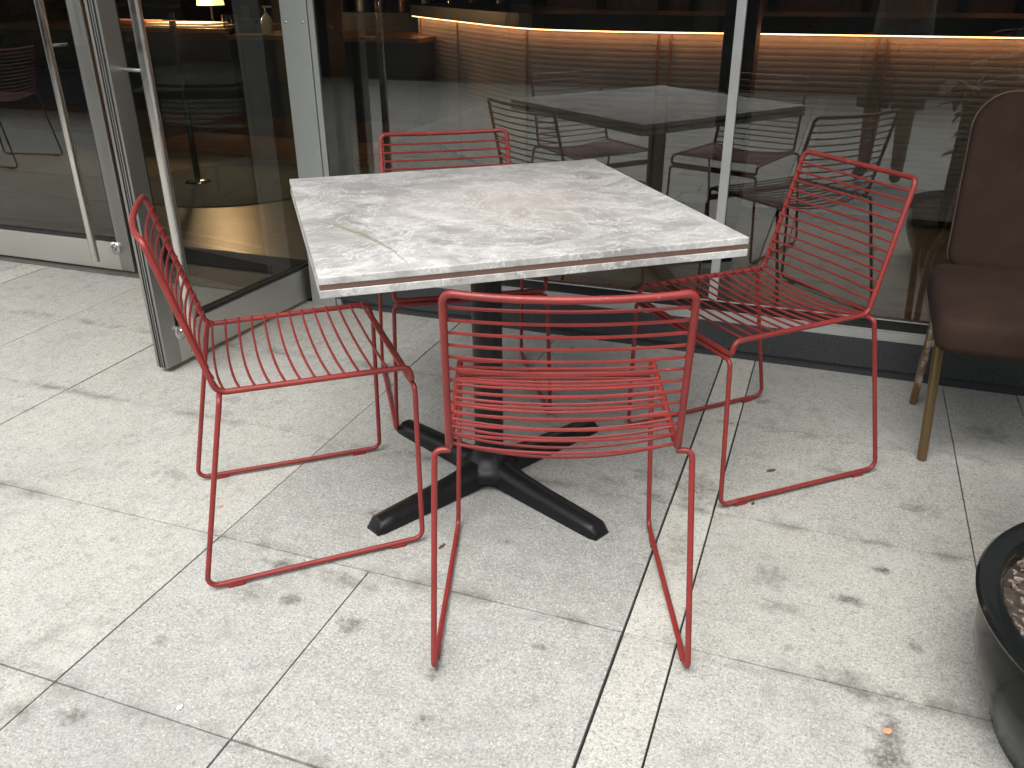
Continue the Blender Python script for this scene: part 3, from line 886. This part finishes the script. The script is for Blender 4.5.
# cast base: central hub with four arms
def arm(bm, a, L):
    c_, s_ = math.cos(a), math.sin(a)
    secs = []   # (distance, half width, height, bottom)
    for (dd, hw, hh, zb) in ((.0, .040, .078, .012), (.06, .037, .070, .010), (.11, .033, .060, .006), (.2, .031, .051, .003), (L - .055, .030, .041, .001), (L - .018, .029, .036, .0), (L, .024, .012, .0)):
        ring = []
        for (fx, fz) in ((-1, 0), (-1, .45), (-.86, .75), (-.45, .97), (0, 1), (.45, .97), (.86, .75), (1, .45), (1, 0)):
            x_, y_, z_ = dd, fx * hw, zb + fz * (hh - zb)
            ring.append(bm.verts.new((x_ * c_ - y_ * s_, x_ * s_ + y_ * c_, z_)))
        secs.append(ring)
    for A, B in zip(secs, secs[1:]):
        for k in range(len(A)):
            k2 = (k + 1) % len(A); bm.faces.new((A[k], A[k2], B[k2], B[k]))
    bm.faces.new(secs[0]); bm.faces.new(secs[-1][::-1])
for a, L in ((R(221.6), .385), (R(-45), .40), (R(42.5), .425), (R(133.5), .395)):
    b = bmesh.new(); arm(b, a, L); obj('foot', b, IRON, tb, True)
b = bmesh.new(); lathe(b, [(0, .020), (.07, .020), (.082, .028), (.080, .046), (.066, .062), (.050, .074), (.0425, .095), (.040, .105), (0, .105)], 36); obj('hub', b, IRON, tb, True)
for a, L in ((R(221.6), .36), (R(-45), .375), (R(41.5), .375), (R(134.5), .347)):
    pass

# ------------------------------------------------------------------ brown banquet chair
bc = thing('banquet_chair', 'brown upholstered banquet chair with bronze legs at the right edge by the window', 'chair', tuple(UV(.595, 2.53)), TH)
FAB = Mat('brown_vinyl', (.055, .028, .02), .75, 0, .25)
FAB.color(FAB.ramp(FAB.noise(7, 6, .65), [(.3, (.021, .0108, .0072)), (.7, (.034, .018, .0118))]))
FAB.rough(FAB.mr(FAB.noise(5, 5, .6), .35, .65, .8, .95)); FAB.bump(FAB.noise(280, 3, .7), .25, .0008); FAB = FAB.m
BRZ = Mat('worn_bronze_tube', (.32, .2, .09), .35, .85)
wr = BRZ.mr(BRZ.noise(26, 7, .75), .50, .60, 0, 1)
BRZ.color(BRZ.mix((.27, .165, .075), (.48, .46, .43), wr)); BRZ.rough(BRZ.mr(wr, 0, 1, .3, .6)); BRZ = BRZ.m
BRZ2 = simple('clean_bronze_tube', (.20, .135, .065), .36, .8, .06, 6)
def cushion(bm, outline, y_func, th, n=7, crown=1.0):
    """outline in (x, t) plane -> inset rounded cushion; y_func maps (x, t, h) to a point"""
    N_ = len(outline); cx = sum(p[0] for p in outline) / N_; cy = sum(p[1] for p in outline) / N_
    rings = []
    prof = []
    for k in range(n + 1):
        a = PI / 2 * k / n
        prof.append((1 - (1 - math.cos(PI / 2 - a)) * 0, 0))
    levels = [(.955, -1.0), (.985, -.82), (1.0, -.45), (1.0, .0), (1.0, .45), (.985, .78), (.955, 1.0), (.85, 1.12), (.6, 1.2), (.3, 1.24)]
    for sc_, h in levels:
        rings.append([bm.verts.new(y_func(cx + (p[0] - cx) * sc_, cy + (p[1] - cy) * sc_, (min(h, 1) + max(0, h - 1) * crown) * th / 2)) for p in outline])
    for A, B in zip(rings, rings[1:]):
        for k in range(N_):
            k2 = (k + 1) % N_; bm.faces.new((A[k], A[k2], B[k2], B[k]))
    bm.faces.new(rings[0][::-1]); bm.faces.new(rings[-1])
def rrect(x0, x1, y0, y1, rads, n=8):
    P = [(x0, y0), (x1, y0), (x1, y1), (x0, y1)]
    pts = fillet([Vector((*p, 0)) for p in P], rads, n, True)
    return [(p.x, p.y) for p in pts]
# local x = u - .595 ; y = v - 2.53
seat_o = rrect(-.290, .290, -.262, .19, [.04, .04, .05, .05])
b = bmesh.new()
def seat_map(x_, t_, h_):
    nose = max(0, (-t_ - .16)) * .25
    return Vector((x_, t_, .445 + h_ - nose + .006 * math.cos(x_ * 9)))
cushion(b, seat_o, seat_map, .088, crown=.35); o = obj('seat', b, FAB, bc, True)
back_o = rrect(-.246, .246, .47, .955, [.05, .05, .10, .10])
b = bmesh.new()
def back_y(t_): return .20 + (t_ - .45) * .16 + .05 * max(0, t_ - .75) ** 1.0
def back_map(x_, t_, h_):
    return Vector((x_ * (1 - .10 * max(0, .60 - abs(t_ - .66)) * 0), back_y(t_) - h_ + .02 * (x_ / .23) ** 2 * -1, t_))
cushion(b, back_o, back_map, .05); bk = obj('backrest', b, FAB, bc, True)
PIP = simple('tan_piping', (.11, .075, .05), .6)
b = bmesh.new(); tube(b, [back_map(p[0] * 1.004, p[1] + .0, -.014) for p in back_o], .0020, 6, True); obj('piping', b, PIP, bk, True)
def flatbar(bm, pts, w_, t_):
    """rectangular tube swept in a plane x=const; w along y-ish, t along x"""
    P = [Vector(p) for p in pts]; rings = []
    for i, p in enumerate(P):
        tg = (P[min(i + 1, len(P) - 1)] - P[max(i - 1, 0)]).normalized()
        side = Vector((1, 0, 0)); nn = tg.cross(side).normalized()
        ww = w_[i] if isinstance(w_, list) else w_
        ring = []
        for k in range(12):
            a = 2 * PI * k / 12
            ca, sa = math.cos(a), math.sin(a)
            sq = (abs(ca) ** 3.2 + abs(sa) ** 3.2) ** (-1 / 3.2)
            ring.append(bm.verts.new(p + side * ca * sq * t_ / 2 + nn * sa * sq * ww / 2))
        rings.append(ring)
    for A, B in zip(rings, rings[1:]):
        for k in range(12):
            k2 = (k + 1) % 12; bm.faces.new((A[k], A[k2], B[k2], B[k]))
    bm.faces.new(rings[0][::-1]); bm.faces.new(rings[-1])
for s in (-1, 1):
    x_ = s * .240
    b = bmesh.new()
    flatbar(b, fillet([(x_, -.135, .001), (x_ * 1.09, -.125, .385), (x_ * 1.09, -.09, .425), (x_ * 1.05, .05, .425)], [0, .05, .03, 0]), .034, .026)
    obj('leg', b, BRZ2, bc, True)
    b = bmesh.new()
    x2 = s * .247
    flatbar(b, fillet([(x2, .240, .001), (x2, .185, .22), (x2 * .985, .175, .40), (x2 * .88, .215, .47), (x2 * .82, .29, .70)], [0, .2, .15, .1, 0], 6), .032, .022)
    obj('leg', b, BRZ, bc, True, 'rear leg with scratched silvery finish')

# ------------------------------------------------------------------ planter
PX, PY = 1.171, 1.079
pot = thing('planter_pot', 'glossy black glazed bowl planter at the right edge on the pavement', 'planter', (PX, PY, 0), 0)
GLZ = Mat('black_glaze', (.004, .005, .004), .16, 0, .2)
g1 = GLZ.noise(26, 7, .72)
GLZ.color(GLZ.mix((.008, .009, .009), (.30, .30, .29), GLZ.mr(g1, .69, .78, 0, .5)))
GLZ.rough(GLZ.mr(GLZ.noise(9, 5, .6), .35, .65, .10, .22)); GLZ.bump(GLZ.noise(14, 4, .6), .12, .004); GLZ = GLZ.m
b = bmesh.new()
lathe(b, [(0, .012), (.288, .012), (.290, .0), (.300, .0), (.303, .014), (.318, .05), (.342, .10), (.357, .15), (.360, .19), (.352, .225), (.350, .240), (.362, .250), (.374, .258), (.377, .266), (.372, .273), (.355, .2745), (.338, .272), (.332, .264), (.332, .245), (.335, .20), (0, .20)], 96)
obj('pot', b, GLZ, pot, True)
SOIL = simple('wood_chip_soil', (.05, .038, .028), .95, 0, .5, 60, .5)
b = bmesh.new()
n_ = 40
rings = []
for i in range(n_ // 2):
    rr_ = .334 * i / (n_ // 2 - 1)
    if i == 0: rings.append([b.verts.new((0, 0, .235))]); continue
    rings.append([b.verts.new((rr_ * math.cos(2 * PI * k / n_), rr_ * math.sin(2 * PI * k / n_), .232 + .012 * noise.noise(Vector((rr_ * math.cos(2 * PI * k / n_) * 22, rr_ * math.sin(2 * PI * k / n_) * 22, 0))))) for k in range(n_)])
for A, B in zip(rings, rings[1:]):
    for k in range(n_):
        k2 = (k + 1) % n_
        if len(A) == 1: b.faces.new((A[0], B[k], B[k2]))
        else: b.faces.new((A[k], A[k2], B[k2], B[k]))
o = obj('soil', b, SOIL, pot, True)
BARKM = Mat('pale_bark_chip', (.45, .33, .22), .85)
oi = BARKM.n('ShaderNodeObjectInfo')
BARKM.color(BARKM.ramp(BARKM.noise(30, 4, .7), [(.35, (.05, .038, .028)), (.5, (.14, .11, .08)), (.68, (.34, .30, .24))])); BARKM = BARKM.m
b = bmesh.new()
rb = random.Random(11)
for i in range(1300):
    a, r_ = rb.uniform(0, 2 * PI), .322 * math.sqrt(rb.random())
    L_, W_, H_ = rb.uniform(.005, .014), rb.uniform(.003, .007), rb.uniform(.002, .005)
    M_ = Matrix.Translation((r_ * math.cos(a), r_ * math.sin(a), .240 + rb.uniform(0, .012))) @ Matrix.Rotation(rb.uniform(0, 6.28), 4, 'Z') @ Matrix.Rotation(rb.uniform(-.6, .6), 4, 'X') @ Matrix.Rotation(rb.uniform(-.5, .5), 4, 'Y')
    q = bmesh.new(); bmesh.ops.create_cube(q, size=1)
    for v_ in q.verts:
        v_.co = M_ @ Vector((v_.co.x * L_ * rb.uniform(.7, 1.2), v_.co.y * W_ * rb.uniform(.6, 1.2), v_.co.z * H_))
    me = bpy.data.meshes.new('t'); q.to_mesh(me); q.free(); b.from_mesh(me); bpy.data.meshes.remove(me)
o = obj('bark_mulch', b, BARKM, pot); o['kind'] = 'stuff'
# plant in the pot (its leaves show in the window reflection)
LEAF = simple('dark_green_leaf', (.022, .045, .02), .75, 0, .3, 8)
STEM = simple('woody_stem', (.12, .08, .05), .8)
pt = thing('potted_plant', 'leafy green shrub growing in the black bowl planter', 'plant', (PX + .04, PY, .235), 0)
bs, bl = bmesh.new(), bmesh.new()
rp = random.Random(5)
def leafm(bm, M_, L_, W_):
    prof = [0, .55, .95, 1, .8, .45, 0]
    ctr = []; lf = []; rg = []
    for i, w_ in enumerate(prof):
        t_ = i / 6
        z_ = -.18 * L_ * t_ * t_
        ctr.append(bm.verts.new(M_ @ Vector((0, L_ * t_, z_))))
        if 0 < i < 6:
            lf.append(bm.verts.new(M_ @ Vector((-W_ / 2 * w_, L_ * t_, z_ + .12 * W_)))); rg.append(bm.verts.new(M_ @ Vector((W_ / 2 * w_, L_ * t_, z_ + .12 * W_))))
    for side in (lf, rg):
        bm.faces.new((ctr[0], side[0], ctr[1]))
        for i in range(4): bm.faces.new((ctr[i + 1], side[i], side[i + 1], ctr[i + 2]))
        bm.faces.new((ctr[5], side[4], ctr[6]))
for i in range(15):
    a = rp.uniform(0, 2 * PI); H_ = rp.uniform(.35, .85); rr_ = rp.uniform(.05, .20)
    p0 = Vector((rp.uniform(-.04, .04), rp.uniform(-.04, .04), 0))
    p2 = Vector((math.cos(a) * rr_, math.sin(a) * rr_, H_)); p1 = Vector((p2.x * .3, p2.y * .3, H_ * .55))
    pts = [(1 - t_) ** 2 * p0 + 2 * t_ * (1 - t_) * p1 + t_ * t_ * p2 for t_ in [k / 7 for k in range(8)]]
    tube(bs, pts, [.006 - .0005 * k for k in range(8)], 6)
    for k in range(3, 8):
        for _ in range(5):
            M_ = Matrix.Translation(pts[k]) @ Matrix.Rotation(rp.uniform(0, 2 * PI), 4, 'Z') @ Matrix.Rotation(rp.uniform(-.9, .5), 4, 'X')
            leafm(bl, M_, rp.uniform(.06, .11), rp.uniform(.025, .045))
for i in range(20):
    p2 = Vector((rp.uniform(-.24, .16), rp.uniform(.25, .50), rp.uniform(.33, .72)))
    p1 = Vector((p2.x * .3, p2.y * .3, p2.z * .95)); p0 = Vector((rp.uniform(-.04, .04), rp.uniform(-.04, .04), 0))
    pts = [(1 - t_) ** 2 * p0 + 2 * t_ * (1 - t_) * p1 + t_ * t_ * p2 for t_ in [k / 7 for k in range(8)]]
    tube(bs, pts, [.006 - .0005 * k for k in range(8)], 6)
    for k in range(4, 8):
        for _ in range(6):
            wp = pts[k] + Vector((PX + .04, PY, .235))
            dep = wp.y * math.cos(pitch) + (1.257 - wp.z) * math.sin(pitch)
            if 512 + 860 * (wp.x - .07) / dep < 1026: continue
            M_ = Matrix.Translation(pts[k]) @ Matrix.Rotation(rp.uniform(0, 2 * PI), 4, 'Z') @ Matrix.Rotation(rp.uniform(-1.3, .2), 4, 'X')
            leafm(bl, M_, rp.uniform(.09, .15), rp.uniform(.04, .065))
obj('stem', bs, STEM, pt, True); obj('foliage', bl, LEAF, pt, True)

# ------------------------------------------------------------------ litter
def petal(name, px, py, L_, W_, rz, mat, label, cat):
    b = bmesh.new(); N1 = 12; c_ = b.verts.new((0, 0, .004))
    ring = [b.verts.new((L_ / 2 * math.cos(2 * PI * k / N1), W_ / 2 * math.sin(2 * PI * k / N1) * (1 + .15 * math.sin(3 * k)), .0018 + .0018 * math.sin(k * 1.7) ** 2)) for k in range(N1)]
    for k in range(N1): b.faces.new((c_, ring[k], ring[(k + 1) % N1]))
    rg2 = [b.verts.new((v_.co.x * .97, v_.co.y * .97, .0009)) for v_ in ring]
    for k in range(N1): b.faces.new((ring[k], rg2[k], rg2[(k + 1) % N1], ring[(k + 1) % N1]))
    b.faces.new(rg2)
    o = obj(name, b, mat, None, True); o.location = (px, py, .0005); o.rotation_euler.z = rz
    return tag(o, label, cat)
def fl(u, v):
    dirv = fw + rt * ((u - 512) / 860.4) - up * ((v - 384) / 860.4)
    t_ = -1.257 / dirv.z
    return dirv.x * t_, dirv.y * t_
DRY = simple('dry_brown_leaf', (.09, .05, .025), .8, 0, .3)
petal('fallen_petal', *fl(887, 732), .019, .013, .2, simple('orange_petal', (.62, .30, .17), .6), 'small orange petal on the pavement left of the black planter', 'petal')
petal('dry_leaf', *fl(771, 471), .028, .010, .3, DRY, 'curled dark dry leaf on the pavement under the right red chair', 'leaf')
petal('dry_leaf', *fl(753, 504), .014, .008, .9, DRY, 'small brown leaf fragment below the right red chair runner', 'leaf')
petal('paper_scrap', *fl(180, 708), .013, .010, .9, simple('white_scrap', (.8, .8, .78), .6), 'tiny white paper scrap on the pavement at lower left', 'scrap')
petal('fallen_petal', *fl(221, 507), .012, .008, .4, simple('ochre_petal', (.5, .24, .10), .6), 'tiny ochre petal on the pavement behind the left red chair leg', 'petal')
petal('dry_leaf', *fl(442, 547), .026, .009, 1.0, DRY, 'dark leaf fragment beside the front left leg of the near red chair', 'leaf')
petal('dry_leaf', *fl(572, 349), .022, .012, 1.4, simple('tan_leaf', (.25, .15, .07), .8), 'tan leaf fragment on the pavement behind the table', 'leaf')

# ------------------------------------------------------------------ what stands behind the viewer (seen only in the glass)
opp = thing('opposite_building', 'dark building front across the pavement seen only as a reflection', 'building', tuple(UV(0, -5.2)), TH)
b = bmesh.new(); box(b, -9, 8, -.6, 0, 0, 3.6); obj('wall', b, simple('dark_stone_wall', (.05, .045, .04), .6), opp)
b = bmesh.new()
for k in range(7): box(b, -8.4 + k * 2.3, -6.4 + k * 2.3, .002, .03, .5, 2.6, .01)
obj('window', b, simple('dark_window_glass', (.02, .022, .025), .15), opp)

# a further red chair and a boxed hedge to the left, mirrored in the closed door leaf
far_ch = copy_tree(ch0)
for k_ in [k for k in kids(far_ch) if k.name.startswith('paint_chip')]: bpy.data.objects.remove(k_)
far_ch.location = UV(-5.85, 1.15); far_ch.rotation_euler = (0, 0, R(60))
far_ch['label'] = 'red wire chair standing alone far left, mirrored in the closed door leaf'; far_ch['group'] = 'red wire chairs on the terrace'
hd = thing('boxed_hedge', 'dense dark green hedge in a black trough, mirrored in the closed door leaf', 'hedge', tuple(UV(-7.6, -1.3)), TH)
b = bmesh.new(); box(b, -1.9, 1.9, -.28, .28, 0, .42, .01); obj('trough', b, BLACKF, hd)
b = bmesh.new(); box(b, -1.8, 1.8, -.14, .14, .42, 1.35, .05); obj('stem', b, STEM, hd)
rh = random.Random(9); b = bmesh.new()
for i in range(3200):
    p = Vector((rh.uniform(-1.95, 1.95), rh.uniform(-.34, .34), rh.uniform(.38, 1.62 + .12 * math.sin(i * .7))))
    leafm(b, Matrix.Translation(p) @ Matrix.Rotation(rh.uniform(0, 6.28), 4, 'Z') @ Matrix.Rotation(rh.uniform(-1, .8), 4, 'X'), rh.uniform(.07, .13), rh.uniform(.03, .06))
obj('foliage', b, LEAF, hd, True)

# the photographer, whose legs show in the glass
def skin_body(name, label):
    me = bpy.data.meshes.new(name); V = []; E = []; Rd = []
    def v_(p, r): V.append(p); Rd.append(r); return len(V) - 1
    pel = v_((0, 0, .92), .145)
    sp1 = v_((0, .01, 1.08), .13); sp2 = v_((0, .0, 1.26), .15); nk = v_((0, .01, 1.42), .065); hd0 = v_((0, .03, 1.50), .07); hd = v_((0, .045, 1.60), .095); hd2 = v_((0, .04, 1.68), .07)
    for a, c in ((pel, sp1), (sp1, sp2), (sp2, nk), (nk, hd0), (hd0, hd), (hd, hd2)): E.append((a, c))
    for s in (-1, 1):
        hip = v_((s * .095, 0, .84), .10); kn = v_((s * .10, .02, .50), .062); an = v_((s * .105, -.02, .09), .042); toe = v_((s * .12, .12, .045), .038)
        for a, c in ((pel, hip), (hip, kn), (kn, an), (an, toe)): E.append((a, c))
        sh = v_((s * .19, 0, 1.37), .058); el = v_((s * .24, .06, 1.12), .042); wr = v_((s * .10, .22, 1.21), .028); hnd = v_((s * .06, .27, 1.235), .034)
        for a, c in ((sp2, sh), (sh, el), (el, wr), (wr, hnd)): E.append((a, c))
        for f in range(4):
            k1 = v_((s * (.045 - .004 * f), .285 + .004 * f, 1.215 + .016 * f), .010); k2 = v_((s * .015, .300, 1.215 + .016 * f), .009)
            E.append((hnd, k1)); E.append((k1, k2))
        th = v_((s * .03, .262, 1.262), .010); E.append((hnd, th))
    me.from_pydata(V, E, [])
    o = bpy.data.objects.new(name, me); link(o)
    m1 = o.modifiers.new('skin', 'SKIN'); m2 = o.modifiers.new('sub', 'SUBSURF'); m2.levels = 2; m2.render_levels = 2
    for i, r_ in enumerate(Rd): me.skin_vertices[0].data[i].radius = (r_, r_)
    me.skin_vertices[0].data[0].use_root = True
    return o
per = skin_body('person', '')
tag(per, 'person standing behind the viewer in dark knee-length trousers, seen in the glass', 'person')
per.location = (.15, -.40, 0); per.rotation_euler.z = R(-8)
SKM = Mat('person_surface', (.3, .2, .15), .6)
sz = SKM.n('ShaderNodeSeparateXYZ'); SKM.L(SKM.co(), sz.inputs[0])
SKM.color(SKM.ramp(SKM.mr(sz.outputs[2], 0, 1.8), [(.0, (.02, .02, .02)), (.055, (.02, .02, .02)), (.06, (.22, .14, .10)), (.78, (.30, .2, .15)), (.85, (.02, .015, .012))]))
per.data.materials.append(SKM.m)
DARKCL = simple('dark_trousers', (.03, .025, .022), .8)
b = bmesh.new()
for s in (-1, 1):
    tube(b, [(s * .085, 0, .90), (s * .098, .008, .70), (s * .104, .018, .47)], [.128, .118, .098], 20)
obj('trousers', b, DARKCL, per, True)
b = bmesh.new(); lathe(b, [(.165, .86), (.175, .92), (.16, 1.08), (.175, 1.25), (.165, 1.36), (.08, 1.43)], 28)
for v_ in b.verts: v_.co.y *= .78
obj('shirt', b, simple('grey_shirt', (.22, .22, .22), .85), per, True)
